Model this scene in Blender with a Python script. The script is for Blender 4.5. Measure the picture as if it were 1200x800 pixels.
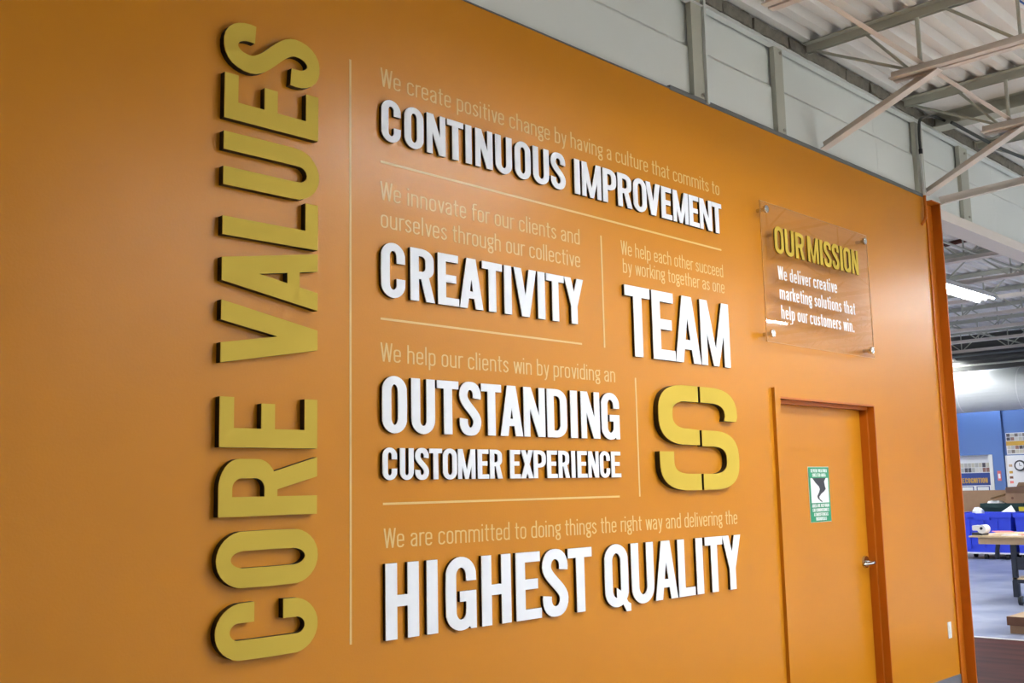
import bpy, bmesh, math, random
from mathutils import Vector, Matrix
from mathutils.geometry import delaunay_2d_cdt
random.seed(7)
for o in list(bpy.data.objects): bpy.data.objects.remove(o)
C = bpy.context.scene.collection
sc = bpy.context.scene

# ------------------------------------------------------------------ camera, world, exposure
CAM = Vector((0, -3.4, 1.545))
YAW, PITCH, ROLL, FPX = 0.805557429, 0.137000373, -0.021644494, 1258.6
cy, sy, cp, sp = math.cos(YAW), math.sin(YAW), math.cos(PITCH), math.sin(PITCH)
fw = Vector((sy*cp, cy*cp, sp)); rt0 = Vector((cy, -sy, 0)); up0 = rt0.cross(fw)
rt = rt0*math.cos(ROLL)+up0*math.sin(ROLL); up = -rt0*math.sin(ROLL)+up0*math.cos(ROLL)
cam = bpy.data.cameras.new('camera'); cam.sensor_width = 36; cam.lens = FPX/1200*36; cam.clip_end = 200
co = bpy.data.objects.new('camera', cam); C.objects.link(co)
M4 = Matrix((rt, up, -fw)).transposed().to_4x4(); M4.translation = CAM
co.matrix_world = M4; sc.camera = co
w = bpy.data.worlds.new('world'); sc.world = w; w.use_nodes = True
w.node_tree.nodes['Background'].inputs[0].default_value = (.75, .82, .9, 1)
w.node_tree.nodes['Background'].inputs[1].default_value = .4
sc.view_settings.view_transform = 'Standard'; sc.view_settings.look = 'None'
sc.view_settings.gamma = 1; sc.view_settings.use_curve_mapping = False
sc.view_settings.exposure = 0.0
TUBE = 146.0            # emission of the fluorescent tubes

# ------------------------------------------------------------------ materials
def lin(c): c = c/255; return c/12.92 if c <= .04045 else ((c+.055)/1.055)**2.4
def rgb(r, g, b): return (lin(r), lin(g), lin(b), 1)
def mat(name, col, rough=.5, metal=0, bump=0, bscale=200, var=0, vscale=3, spec=.5, coat=0, emit=0):
    m = bpy.data.materials.new(name); m.use_nodes = True; nt = m.node_tree; p = nt.nodes['Principled BSDF']
    p.inputs['Base Color'].default_value = col; p.inputs['Roughness'].default_value = rough
    p.inputs['Metallic'].default_value = metal; p.inputs['Specular IOR Level'].default_value = spec
    p.inputs['Coat Weight'].default_value = coat
    tc = nt.nodes.new('ShaderNodeTexCoord')
    if var:
        n = nt.nodes.new('ShaderNodeTexNoise'); n.inputs['Scale'].default_value = vscale; n.inputs['Detail'].default_value = 5
        mx = nt.nodes.new('ShaderNodeMix'); mx.data_type = 'RGBA'; mx.blend_type = 'MIX'
        mx.inputs['A'].default_value = tuple(c*(1-var) for c in col[:3])+(1,)
        mx.inputs['B'].default_value = tuple(min(1, c*(1+var)) for c in col[:3])+(1,)
        nt.links.new(tc.outputs['Object'], n.inputs['Vector']); nt.links.new(n.outputs['Fac'], mx.inputs['Factor'])
        nt.links.new(mx.outputs['Result'], p.inputs['Base Color'])
    if bump:
        n = nt.nodes.new('ShaderNodeTexNoise'); n.inputs['Scale'].default_value = bscale; n.inputs['Detail'].default_value = 3
        b = nt.nodes.new('ShaderNodeBump'); b.inputs['Strength'].default_value = bump; b.inputs['Distance'].default_value = .002
        nt.links.new(tc.outputs['Object'], n.inputs['Vector']); nt.links.new(n.outputs['Fac'], b.inputs['Height'])
        nt.links.new(b.outputs['Normal'], p.inputs['Normal'])
    if emit:
        p.inputs['Emission Color'].default_value = col; p.inputs['Emission Strength'].default_value = emit
    return m
ORANGE = mat('orange_wall_paint', rgb(198, 127, 26), .28, bump=.2, bscale=110, var=.03, vscale=1.5, spec=.22)
ORANGE_SHADED = mat('orange_paint_shaded', rgb(184, 98, 18), .4, bump=.1, spec=.25)  # the same orange, darkened: shade on jamb and column faces put into the colour
GOLD = mat('gold_face', rgb(204, 175, 72), .7, bump=.05, spec=.1)
WHITE = mat('white_face', rgb(246, 248, 253), .65, spec=.25)
BLACK = mat('black_edge', rgb(14, 12, 14), .5)
CREAM = mat('cream_vinyl', rgb(222, 190, 128), .28, bump=.2, bscale=110, spec=.22)
UPPER = mat('white_wall_paint', rgb(226, 229, 224), .6, bump=.2, bscale=40, var=.02)
STEEL = mat('grey_painted_steel', rgb(184, 184, 170), .5, var=.06, vscale=8)
STEELP = mat('pale_painted_steel', rgb(224, 214, 204), .5, var=.05, vscale=8)
DECK = mat('deck_paint', rgb(236, 232, 226), .55, var=.04, vscale=3)
METAL = mat('metal_trim', rgb(120, 124, 126), .4, .6)
BLOCK = mat('rough_concrete', rgb(122, 116, 104), .9, bump=1, bscale=60, var=.35, vscale=30)
CHROME = mat('brushed_chrome', rgb(200, 198, 195), .22, 1)
WHITEP = mat('white_plastic', rgb(236, 236, 234), .4)
GREY = mat('grey_rubber_base', rgb(104, 106, 112), .55)
TUBEM = mat('lit_tube', (.93, .97, 1, 1), emit=TUBE)
HOUS = mat('white_enamel', rgb(228, 228, 226), .35)
BLUEW = mat('blue_wall_paint', rgb(86, 118, 178), .5, bump=.1, var=.03)
BLUEB = mat('blue_bin_plastic', rgb(50, 72, 214), .4, var=.05)
GREENB = mat('dark_green_plastic', rgb(16, 52, 50), .45)
CARD = mat('cardboard', rgb(150, 118, 90), .8, var=.1, vscale=12)
CARDL = mat('light_cardboard', rgb(190, 160, 126), .8, var=.08, vscale=12)
CARDD = mat('dark_cardboard', rgb(110, 74, 54), .8, var=.08, vscale=12)
WOOD = mat('pale_plywood', rgb(214, 186, 146), .5, var=.1, vscale=9)
DARKM = mat('charcoal_steel', rgb(38, 42, 54), .45)
RUBBER = mat('black_rubber', rgb(20, 20, 22), .6)
DUCTM = mat('white_duct_skin', rgb(206, 208, 206), .6, var=.02)
PAPER = mat('white_paper', rgb(240, 240, 242), .6)
REDP = mat('red_print', rgb(224, 120, 118), .6)
YEL = mat('yellow_print', rgb(226, 204, 60), .6)
GREENS = mat('green_sign', rgb(24, 138, 92), .45)
NAVY = mat('navy_print', rgb(34, 62, 134), .6)
BLKPRINT = mat('black_print', rgb(28, 28, 34), .5)
OCHRE = mat('ochre_print', rgb(206, 160, 60), .6)
BLUEC = mat('blue_cable', rgb(40, 90, 170), .5)
DARKG = mat('dark_aged_steel', rgb(84, 84, 80), .6, var=.2, vscale=5)
CABLE = mat('dark_cable', rgb(56, 58, 54), .5)
PLASTER = mat('plain_white_plaster', rgb(232, 232, 230), .7, var=.02)

def acrylic():
    m = bpy.data.materials.new('clear_acrylic'); m.use_nodes = True; nt = m.node_tree; nt.nodes.clear()
    out = nt.nodes.new('ShaderNodeOutputMaterial'); mix = nt.nodes.new('ShaderNodeMixShader')
    tr = nt.nodes.new('ShaderNodeBsdfTransparent'); tr.inputs[0].default_value = (.985, .985, .985, 1)
    gl = nt.nodes.new('ShaderNodeBsdfGlossy'); gl.inputs['Roughness'].default_value = .015
    fr = nt.nodes.new('ShaderNodeFresnel'); fr.inputs['IOR'].default_value = 1.6
    # a faint waviness of the cast sheet
    tc = nt.nodes.new('ShaderNodeTexCoord'); n = nt.nodes.new('ShaderNodeTexNoise'); n.inputs['Scale'].default_value = 4
    b = nt.nodes.new('ShaderNodeBump'); b.inputs['Strength'].default_value = .03; b.inputs['Distance'].default_value = .01
    nt.links.new(tc.outputs['Object'], n.inputs['Vector']); nt.links.new(n.outputs['Fac'], b.inputs['Height'])
    nt.links.new(b.outputs['Normal'], gl.inputs['Normal'])
    ge = nt.nodes.new('ShaderNodeNewGeometry'); mu = nt.nodes.new('ShaderNodeMath'); mu.operation = 'MULTIPLY_ADD'
    mu.inputs[1].default_value = -1; mu.inputs[2].default_value = 1; m2 = nt.nodes.new('ShaderNodeMath'); m2.operation = 'MULTIPLY'
    nt.links.new(ge.outputs['Backfacing'], mu.inputs[0]); nt.links.new(mu.outputs[0], m2.inputs[0]); nt.links.new(fr.outputs[0], m2.inputs[1])
    nt.links.new(m2.outputs[0], mix.inputs[0]); nt.links.new(tr.outputs[0], mix.inputs[1]); nt.links.new(gl.outputs[0], mix.inputs[2])
    nt.links.new(mix.outputs[0], out.inputs[0]); return m
ACRYL = acrylic()

def floor_mat(name, c1, c2, rough, scale=(1, 6, 1), bump=.15, spec=.5):
    m = bpy.data.materials.new(name); m.use_nodes = True; nt = m.node_tree; p = nt.nodes['Principled BSDF']
    tc = nt.nodes.new('ShaderNodeTexCoord'); mp = nt.nodes.new('ShaderNodeMapping'); mp.inputs['Scale'].default_value = scale
    n = nt.nodes.new('ShaderNodeTexNoise'); n.inputs['Scale'].default_value = 1.4; n.inputs['Detail'].default_value = 7
    r = nt.nodes.new('ShaderNodeValToRGB'); r.color_ramp.elements[0].color = c1; r.color_ramp.elements[1].color = c2
    r.color_ramp.elements[0].position = .35; r.color_ramp.elements[1].position = .68
    b = nt.nodes.new('ShaderNodeBump'); b.inputs['Strength'].default_value = bump; b.inputs['Distance'].default_value = .004
    L = nt.links.new
    L(tc.outputs['Object'], mp.inputs['Vector']); L(mp.outputs[0], n.inputs['Vector']); L(n.outputs['Fac'], r.inputs[0])
    L(r.outputs[0], p.inputs['Base Color']); L(n.outputs['Fac'], b.inputs['Height']); L(b.outputs['Normal'], p.inputs['Normal'])
    p.inputs['Roughness'].default_value = rough; p.inputs['Specular IOR Level'].default_value = spec; return m
FLOORD = floor_mat('dark_wood_floor', rgb(44, 20, 18), rgb(78, 40, 36), .5, (5, .7, 1), .3, .02)
FLOORG = floor_mat('grey_sealed_concrete', rgb(112, 121, 150), rgb(158, 162, 178), .35, (1, 1, 1), .1, .3)
FLOORP = floor_mat('pale_sealed_concrete', rgb(190, 190, 186), rgb(216, 214, 208), .4, (1, 1, 1), .1)  # unseen front floor, made pale to bounce light up to the deck

# ------------------------------------------------------------------ mesh helpers
def add_box(bm, x0, x1, y0, y1, z0, z1):
    v = [bm.verts.new(p) for p in ((x0,y0,z0),(x1,y0,z0),(x1,y1,z0),(x0,y1,z0),(x0,y0,z1),(x1,y0,z1),(x1,y1,z1),(x0,y1,z1))]
    for f in ((3,2,1,0),(4,5,6,7),(0,1,5,4),(1,2,6,5),(2,3,7,6),(3,0,4,7)): bm.faces.new([v[i] for i in f])
def add_tube(bm, pts, r, n=8, cap=True):
    pts = [Vector(p) for p in pts]; rings = []
    for i, p in enumerate(pts):
        d = (pts[min(i+1, len(pts)-1)]-pts[max(i-1, 0)]).normalized()
        a = d.cross(Vector((0, 0, 1))); a = d.cross(Vector((0, 1, 0))) if a.length < .2 else a
        a.normalize(); b = d.cross(a); rr = r[i] if isinstance(r, (list, tuple)) else r
        rings.append([bm.verts.new(p+(a*math.cos(t)+b*math.sin(t))*rr) for t in [2*math.pi*k/n for k in range(n)]])
    for q, s in zip(rings, rings[1:]):
        for k in range(n): bm.faces.new((q[k], q[(k+1) % n], s[(k+1) % n], s[k]))
    if cap: bm.faces.new(rings[0][::-1]); bm.faces.new(rings[-1])
def add_bar(bm, a, b, profile, upv=(0, 0, 1)):
    """extrude a closed 2D profile (side, up) from a to b"""
    a, b = Vector(a), Vector(b); d = (b-a).normalized(); s = d.cross(Vector(upv)).normalized(); u = s.cross(d)
    R = [[bm.verts.new(p+s*x+u*y) for x, y in profile] for p in (a, b)]
    n = len(profile)
    for k in range(n): bm.faces.new((R[0][k], R[0][(k+1) % n], R[1][(k+1) % n], R[1][k]))
    bm.faces.new(R[0][::-1]); bm.faces.new(R[1])
def angle(w=.05, t=.006, f=1): return [(0, 0), (w*f, 0), (w*f, t), (t*f, t), (t*f, w), (0, w)]
def obj(name, bm, m, parent=None, bevel=0, smooth=False):
    bmesh.ops.recalc_face_normals(bm, faces=bm.faces)
    if bevel: bmesh.ops.bevel(bm, geom=[e for e in bm.edges], offset=bevel, segments=2, affect='EDGES', clamp_overlap=True)
    me = bpy.data.meshes.new(name); bm.to_mesh(me); bm.free(); me.materials.append(m)
    if smooth:
        for p in me.polygons: p.use_smooth = True
    o = bpy.data.objects.new(name, me); C.objects.link(o)
    if parent: 
        o.parent = parent; o.location = -parent_loc(parent)
    return o
def parent_loc(p):
    v = Vector(p.location)
    while p.parent: p = p.parent; v = v+Vector(p.location)
    return v
def thing(name, label, cat, loc=(0, 0, 0), group=None):
    o = bpy.data.objects.new(name, None); C.objects.link(o); o.location = loc; o.empty_display_size = .05
    o['label'] = label; o['category'] = cat
    if group: o['group'] = group
    return o
def tag(o, label, cat, group=None):
    o['label'] = label; o['category'] = cat
    if group: o['group'] = group
    return o
def box(name, m, dims, parent=None, bevel=0):
    bm = bmesh.new(); add_box(bm, *dims); return obj(name, bm, m, parent, bevel)
def tube(name, m, pts, r, parent=None, n=8):
    bm = bmesh.new(); add_tube(bm, pts, r, n); return obj(name, bm, m, parent, smooth=False)
def struct(o): o['kind'] = 'structure'; return o
def copy_tree(o, loc, parent=None):
    c = o.copy(); C.objects.link(c)
    if parent: c.parent = parent
    else: c.location = loc
    for ch in o.children: copy_tree(ch, None, c)
    return c

# ------------------------------------------------------------------ lettering: glyphs as unions of strokes
def rect(x0, y0, x1, y1): return [(x0, y0), (x1, y0), (x1, y1), (x0, y1)]
def para(b0, b1, yb, t0, t1, yt): return [(b0, yb), (b1, yb), (t1, yt), (t0, yt)]
def earc(cx, cy_, rx, ry, a0, a1, n=8, e=2.0):
    out = []
    for i in range(n+1):
        a = math.radians(a0+(a1-a0)*i/n); c, s = math.cos(a), math.sin(a)
        out.append((cx+rx*math.copysign(abs(c)**(2/e), c), cy_+ry*math.copysign(abs(s)**(2/e), s)))
    return out
def ring(o, i):
    out = []
    for k in range(len(o)-1): out += [[o[k], o[k+1], i[k+1]], [o[k], i[k+1], i[k]]]
    return out
def stroke(pts, wid):
    P = [Vector(p) for p in pts]; L, R = [], []
    for k, p in enumerate(P):
        d1 = (p-P[k-1]).normalized() if k else None; d2 = (P[k+1]-p).normalized() if k < len(P)-1 else None
        d = ((d1 or d2)+(d2 or d1)).normalized(); n = Vector((-d.y, d.x)); h = (wid[k] if isinstance(wid, list) else wid)/2
        if d1 and d2: h /= max(.5, n.dot(Vector((-d1.y, d1.x))))
        L.append(tuple(p+n*h)); R.append(tuple(p-n*h))
    return ring(L, R)
def catmull(p, n=5):
    out = []; q = [p[0]]+list(p)+[p[-1]]
    for i in range(1, len(q)-2):
        for k in range(n):
            t = k/n; a, b, c, d = [Vector(v) for v in q[i-1:i+3]]
            out.append(tuple(.5*((2*b)+(-a+c)*t+(2*a-5*b+4*c-d)*t*t+(-a+3*b-3*c+d)*t**3)))
    out.append(tuple(p[-1])); return out

def bold(ch, w, s=.19, t=.155):
    """heavy condensed capitals, cap height 1, width w"""
    ov = .012
    def oring(w, a0=0, a1=360, n=32):
        ry = .27; return [(x, y) for x, y in rr(w/2, w/2, ry, a0, a1, n)], [(x, y) for x, y in rr(w/2, w/2-s, ry-t+.015, a0, a1, n, t)]
    def rr(cx, rx, ry, a0, a1, n, inset=0):
        out = []
        for i in range(n+1):
            a = math.radians(a0+(a1-a0)*i/n); c, q = math.cos(a), math.sin(a)
            if abs(q) < 1e-6: q = 0
            cyy = (1+ov-inset-ry) if q > 0 else (-ov+inset+ry) if q < 0 else .5
            out.append((cx+rx*c, cyy+ry*q))
        return out
    if ch == 'I': return [rect(0, 0, w, 1)]
    if ch == 'L': return [rect(0, 0, s, 1), rect(0, 0, w, t)]
    if ch == 'T': return [rect(0, 1-t, w, 1), rect((w-s)/2, 0, (w+s)/2, 1)]
    if ch in 'EF':
        r = [rect(0, 0, s, 1), rect(0, 1-t, w*.97, 1), rect(0, .5-t*.5+.02, w*.87, .5+t*.5+.02)]
        return r+([rect(0, 0, w, t)] if ch == 'E' else [])
    if ch == 'H': return [rect(0, 0, s, 1), rect(w-s, 0, w, 1), rect(0, .5-t/2, w, .5+t/2)]
    if ch == 'N': k = s*1.02; return [rect(0, 0, s*.86, 1), rect(w-s*.86, 0, w, 1), para(w-k, w, 0, 0, k, 1)]
    if ch == 'M': 
        k = s*1.0; h = s*.36
        return [rect(0, 0, s*.84, 1), rect(w-s*.84, 0, w, 1), para(w/2-h, w/2+h, 0, 0, k, 1), para(w/2-h, w/2+h, 0, w-k, w, 1)]
    if ch == 'A':
        a = (w-.38*w)/2; k = s*1.0
        return [para(0, k, 0, a, a+k*.98, 1), para(w-k, w, 0, w-a-k*.98, w-a, 1), para(k*.6, w-k*.6, .2, k*.9, w-k*.9, .2+t*.95)]
    if ch == 'V': a = (w-.34*w)/2; k = s*1.05; b = .34*w; return [para(a, a+max(b*.9, k*.75), 0, 0, k, 1), para(w-a-max(b*.9, k*.75), w-a, 0, w-k, w, 1)]
    if ch == 'W':
        k = s*.9; q = w/4; h = k*.5; return [para(q-h, q+h, 0, 0, k, 1), para(q-h, q+h, 0, w/2-h, w/2+h, 1), para(3*q-h, 3*q+h, 0, w/2-h, w/2+h, 1), para(3*q-h, 3*q+h, 0, w-k, w, 1)]
    if ch == 'X': k = s*1.12; return [para(0, k, 0, w-k, w, 1), para(w-k, w, 0, 0, k, 1)]
    if ch == 'Y': k = s*1.05; return [rect((w-s)/2, 0, (w+s)/2, .43), para((w-s)/2, (w+s)/2, .38, 0, k, 1), para((w-s)/2, (w+s)/2, .38, w-k, w, 1)]
    if ch == 'O': o, i = oring(w); return ring(o, i)
    if ch == 'Q':
        wb = w*.93; o = rr(wb/2, wb/2, .27, 0, 360, 32); i = rr(wb/2, wb/2-s, min(.27-t+.015, (wb/2-s)*1.25), 0, 360, 32, t)
        return ring(o, i)+[[(.46*w, .3), (.46*w, .14), (.70*w, .02), (.82*w, -.10), (1.0*w, -.10), (1.0*w, .02), (.9*w, .05), (.7*w, .22)]]
    if ch == 'U':
        o = [(0, 1)]+rr(w/2, w/2, .27, 180, 360, 16)+[(w, 1)]; i = [(s, 1)]+rr(w/2, w/2-s, min(.27-t+.015, (w/2-s)*1.25), 180, 360, 16, t)+[(w-s, 1)]
        o[1] = (0, .3); o[-2] = (w, .3); i[1] = (s, .3); i[-2] = (w-s, .3); return ring(o, i)
    if ch in 'CG':
        o = rr(w/2, w/2, .27, 0, 360, 32)[1:-1]; i = rr(w/2, w/2-s, min(.27-t+.015, (w/2-s)*1.25), 0, 360, 32, t)[1:-1]
        if ch == 'C': o = [(w, .64)]+o+[(w, .35)]; i = [(w-s, .64)]+i+[(w-s, .35)]; return ring(o, i)
        o = [(w, .67)]+o; i = [(w-s, .67)]+i
        return ring(o[:-1], i[:-1])+[rect(w-s, .16, w, .53), rect(w*.46, .385, w, .53), [(w-s*.55, .0), (w, .0), (w, .3), (w-s, .3), (w-s, .15)],
                ]+ring([o[-2], (w, .3)], [i[-2], (w-s, .3)])
    if ch in 'DPRB':
        if ch == 'D': yb, ww, r = 0, w, .25
        elif ch == 'P': yb, ww, r = .38, w, .22
        else: yb, ww, r = .42, w*(.96 if ch == 'R' else 1), .2
        cx = ww*.48
        o = [(s*.5, 1), (cx, 1)]+earc(cx, 1-r, ww-cx, r, 90, 0, 8)[1:]+earc(cx, yb+r, ww-cx, r, 0, -90, 8)+[(s*.5, yb)]
        ri = max(.05, r-t+.03)
        i = [(s*.5, 1-t*.95), (cx, 1-t*.95)]+earc(cx, 1-t*.95-ri, ww-s-cx, ri, 90, 0, 8)[1:]+earc(cx, yb+t*.95+ri, ww-s-cx, ri, 0, -90, 8)+[(s*.5, yb+t*.95)]
        g = [rect(0, 0, s, 1)]+ring(o, i)
        if ch == 'R': g.append(para(w-s*1.05, w, 0, w*.40, w*.40+s*1.0, .5))
        return g
    if ch == 'S':
        rx = (w-s)/2; y1, y2 = .745, .255; ry1 = 1-t/2+ov-y1; ry2 = y2+ov-t/2
        c = earc(w/2, y1, rx, ry1, -14, 180, 14, 2.15)
        for k in range(1, 12):
            q = k/12; a, b, d_, e = (s/2, y1), (s/2, y1-.17), (w-s/2, y2+.17), (w-s/2, y2)
            c.append(tuple((1-q)**3*a[m]+3*q*(1-q)**2*b[m]+3*q*q*(1-q)*d_[m]+q**3*e[m] for m in (0, 1)))
        c += earc(w/2, y2, rx, ry2, 0, -194, 14, 2.15)
        W = []
        for k, p in enumerate(c):
            q = (Vector(c[min(k+1, len(c)-1)])-Vector(c[max(k-1, 0)])).normalized(); W.append(t+(s-t)*abs(q.y)**1.0)
        return stroke(c, W)
    return [rect(0, 0, w, 1)]

def light(ch, p=.075):
    """light condensed letters: returns (strokes, advance)"""
    h = p/2; X = .70; w = .34; S = []
    def st(pts): S.extend(stroke(pts, p))
    E_ = lambda cx, cy_, rx, ry, a, b, n=10: earc(cx, cy_, rx, ry, a, b, n, 2.3)
    if ch == ' ': return [], .22
    if ch == '.': return [rect(0, 0, p*1.2, p*1.3)], p*1.2+.09
    if ch == 'W': 
        for a, b in (((0+h, 1), (.15, 0)), ((.15, 0), (.28, 1)), ((.28, 1), (.41, 0)), ((.41, 0), (.56-h, 1))):
            x0, y0 = a; x1, y1 = b; S.append(para((x1 if y1 == 0 else x0)-h, (x1 if y1 == 0 else x0)+h, 0, (x0 if y0 == 1 else x1)-h, (x0 if y0 == 1 else x1)+h, 1))
        return S, .56+.05
    if ch in 'vy':
        w = .33; S.append(para(w/2-h, w/2+h, 0, 0, p, X))
        if ch == 'v': S.append(para(w/2-h, w/2+h, 0, w-p, w, X))
        else: S.append(para(w/2-h*.9, w/2+h*1.1, 0, w-p, w, X)); st([(w/2+.01, .03), (w/2-.03, -.14), (w/2-.08, -.21), (.03, -.22)])
        return S, w+.05
    if ch == 'w':
        w = .5
        for b, t in ((.13, h), (.13, .25), (.37, .25), (.37, w-h)): S.append(para(b-h, b+h, 0, t-h, t+h, X))
        return S, w+.05
    if ch in 'il':
        S.append(rect(0, 0, p, X if ch == 'i' else 1))
        if ch == 'i': S.append(rect(0, .86, p, .86+p*1.3))
        return S, p+.10
    if ch == 't': st([(h+.06, .92), (h+.06, .16)]+E_(.17+h, .13, .11, .13-h, 180, 265, 5)[1:]); S.append(rect(0, X-p, .24, X)); return S, .24+.07
    if ch == 'f': st([(.28, 1-h), (.20, 1-h)]+E_(.19, .86, .11, .14-h, 90, 180, 5)[1:]+[(.08, 0)]); S.append(rect(0, X-p, .25, X)); return S, .25+.05
    if ch == 'r': S.append(rect(0, 0, p, X)); st([(h, .5)]+E_(.19, .52, .15, .15, 170, 90, 5)[1:]+[(.25, X-h)]); return S, .25+.04
    if ch in 'nhmu':
        if ch == 'u':
            st([(h, X), (h, .17)]+E_(w/2, .17, w/2-h, .17-h, 180, 360, 10)[1:]); S.append(rect(w-p, 0, w, X)); return S, w+.10
        S.append(rect(0, 0, p, 1 if ch == 'h' else X))
        st([(h, .48)]+E_(w/2, X-.18, w/2-h, .18-h, 170, 0, 10)+[(w-h, 0)])
        if ch == 'm': d = w-p; st([(h+d, .48)]+E_(w/2+d, X-.18, w/2-h, .18-h, 170, 0, 10)+[(w-h+d, 0)]); return S, w+d+.10
        return S, w+.10
    if ch in 'oc':
        rr = .19
        T = E_(w/2, X-rr, w/2-h, rr-h, 0, 180, 12); B = E_(w/2, rr, w/2-h, rr-h, 180, 360, 12)
        if ch == 'o': st(T+B+[T[0]]); return S, w+.09
        T = E_(w/2, X-rr, w/2-h, rr-h, 5, 180, 12); B = E_(w/2, rr, w/2-h, rr-h, 180, 355, 12); st(T+B); return S, w+.08
    if ch == 'e':
        rr = .19; st([(h, .36), (w-h, .36), (w-h, X-rr)]+E_(w/2, X-rr, w/2-h, rr-h, 0, 180, 12)[1:]+E_(w/2, rr, w/2-h, rr-h, 180, 350, 12)); return S, w+.09
    if ch in 'bpdq':
        x = 0 if ch in 'bp' else w-p; y0 = 0 if ch in 'bd' else -.24; y1 = 1 if ch in 'bd' else X
        S.append(rect(x, y0, x+p, y1)); rr = .18
        st(E_(w/2, X-rr, w/2-h, rr-h, 0, 180, 12)+E_(w/2, rr, w/2-h, rr-h, 180, 360, 12)+[(w-h, X-rr)]); return S, w+.09
    if ch == 'k': S += [rect(0, 0, p, 1), para(p*.6, p*1.6, .22, .33-p*1.1, .33, X), para(.34-p*1.1, .34, 0, .09, .09+p*1.1, .38)]; return S, .34+.04
    if ch == 'a':
        w = .32; st([(h+.01, .52)]+E_(w/2, X-.16, w/2-h, .16-h, 165, 0, 9)+[(w-h, 0)])
        st([(w-h, .42), (w*.55, .40)]+E_(w*.5, .2, w*.5-h, .20-h, 110, 290, 9)+[(w-h, .16)]); return S, w+.10
    if ch == 's':
        w = .3; c = catmull([(w-h-.01, .53), (w-h-.02, .60), (w/2, X-h), (h+.005, .57), (h+.02, .46), (w/2, .355), (w-h-.02, .25), (w-h-.005, .14), (w/2, h), (h+.01, .10), (h, .18)], 4)
        st(c); return S, w+.08
    if ch == 'g':
        w = .34; st(E_(w*.46, .50, .14, .17, 0, 360, 14)); st([(w*.66, .63), (w*.8, X-.02), (w, X-.02)])
        st([(.07, .36), (.05, .27), (.10, .2), (.24, .17), (w-h-.02, .08)]); st(E_(w*.48, -.04, w*.48-h, .14, 40, 400, 14)); return S, w+.06
    return [rect(0, 0, w, X)], w+.1

_un = {}
def union(polys):
    V, F = [], []
    for p in polys:
        a = sum(p[i][0]*p[(i+1) % len(p)][1]-p[(i+1) % len(p)][0]*p[i][1] for i in range(len(p)))
        if abs(a) < 1e-9: continue
        if a < 0: p = p[::-1]
        F.append(list(range(len(V), len(V)+len(p)))); V += [Vector((q[0], q[1])) for q in p]
    vs, es, fs, _, _, of = delaunay_2d_cdt(V, [], F, 0, 1e-5)
    def inside(x, y, p):
        r = False; n = len(p)
        for i in range(n):
            (x0, y0), (x1, y1) = p[i], p[(i+1) % n]
            if (y0 > y) != (y1 > y) and x < (x1-x0)*(y-y0)/(y1-y0)+x0: r = not r
        return r
    bb = [(min(q[0] for q in p), max(q[0] for q in p), min(q[1] for q in p), max(q[1] for q in p), p) for p in polys]
    tris = []
    for f in fs:
        cx = sum(vs[i].x for i in f)/3; cyy = sum(vs[i].y for i in f)/3
        if any(b[0] < cx < b[1] and b[2] < cyy < b[3] and inside(cx, cyy, b[4]) for b in bb): tris.append(tuple(f))
    cnt = {}
    for f in tris:
        for a, b in zip(f, f[1:]+f[:1]):
            k = (min(a, b), max(a, b)); cnt[k] = cnt.get(k, 0)+1
    return [(v.x, v.y) for v in vs], tris, [k for k, n in cnt.items() if n == 1]
def extrude(bm, U, tf, d0, d1, back=True):
    """U = union result in glyph space, tf(u,v,depth)->3D; caps at d0 (front) and d1 (back)"""
    vs, tris, bd = U; used = {i for f in tris for i in f}
    A = {i: bm.verts.new(tf(vs[i][0], vs[i][1], d0)) for i in used}
    for f in tris: bm.faces.new([A[i] for i in f])
    if d1 is None: return
    B = {i: bm.verts.new(tf(vs[i][0], vs[i][1], d1)) for i in (used if back else {i for e in bd for i in e})}
    if back:
        for f in tris: bm.faces.new([B[i] for i in f][::-1])
    for a, b in bd: bm.faces.new((A[a], A[b], B[b], B[a]))

ORD = ['first', 'second', 'third', 'fourth']
def raised_word(word, zb, zt, letters, colour, facem, thick, y0=0.0, parent=None, vertical=False, phrase=None):
    """every mounted letter is a thing: a laminate face on a black body. vertical: word climbs the wall, letter tops to the left"""
    H = zt-zb; seen = {}
    for n, (ch, a, b) in enumerate(letters):
        wd = (b-a)/H; s = SFAC.get(word, .19); s = min(s, wd*.46) if ch != 'I' else wd
        U = union(bold(ch, wd, s, .138 if vertical else .15))
        if vertical: tf = lambda u, v, d: (2.43-v*H, y0-d, a+u*H); loc = (2.22, y0, (a+b)/2)
        else: tf = lambda u, v, d: (a+u*H, y0-d, zb+v*H); loc = ((a+b)/2, y0, zb)
        seen[ch] = seen.get(ch, 0)+1; tot = sum(1 for l in letters if l[0] == ch)
        if parent is None:
            lab = '%s raised letter %s %sof the wall word %s' % (colour, ch, '' if tot == 1 else 'the %s %s ' % (ORD[seen[ch]-1], ch), phrase or word)
            lab = '%s raised letter %s in the wall word %s' % (colour, ch, phrase or word) if tot == 1 else \
                  '%s raised letter, the %s %s in the wall word %s' % (colour, ORD[seen[ch]-1], ch, phrase or word)
            t = thing('raised_letter', lab, 'letter', loc, 'raised %s letters of the word %s' % (colour, word))
            bm = bmesh.new(); extrude(bm, U, tf, thick-.0035, .0); obj('letter_body', bm, BLACK, t)
            bm = bmesh.new(); extrude(bm, U, tf, thick, thick-.0035); obj('letter_face', bm, facem, t)
        else:
            bm = bmesh.new(); extrude(bm, U, tf, thick-.004, 0); lb = obj('raised_letter', bm, BLACK, parent)
            bm = bmesh.new(); extrude(bm, U, tf, thick, thick-.004); f = obj('letter_face', bm, facem, lb)
            f.location = (0, 0, 0)
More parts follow.
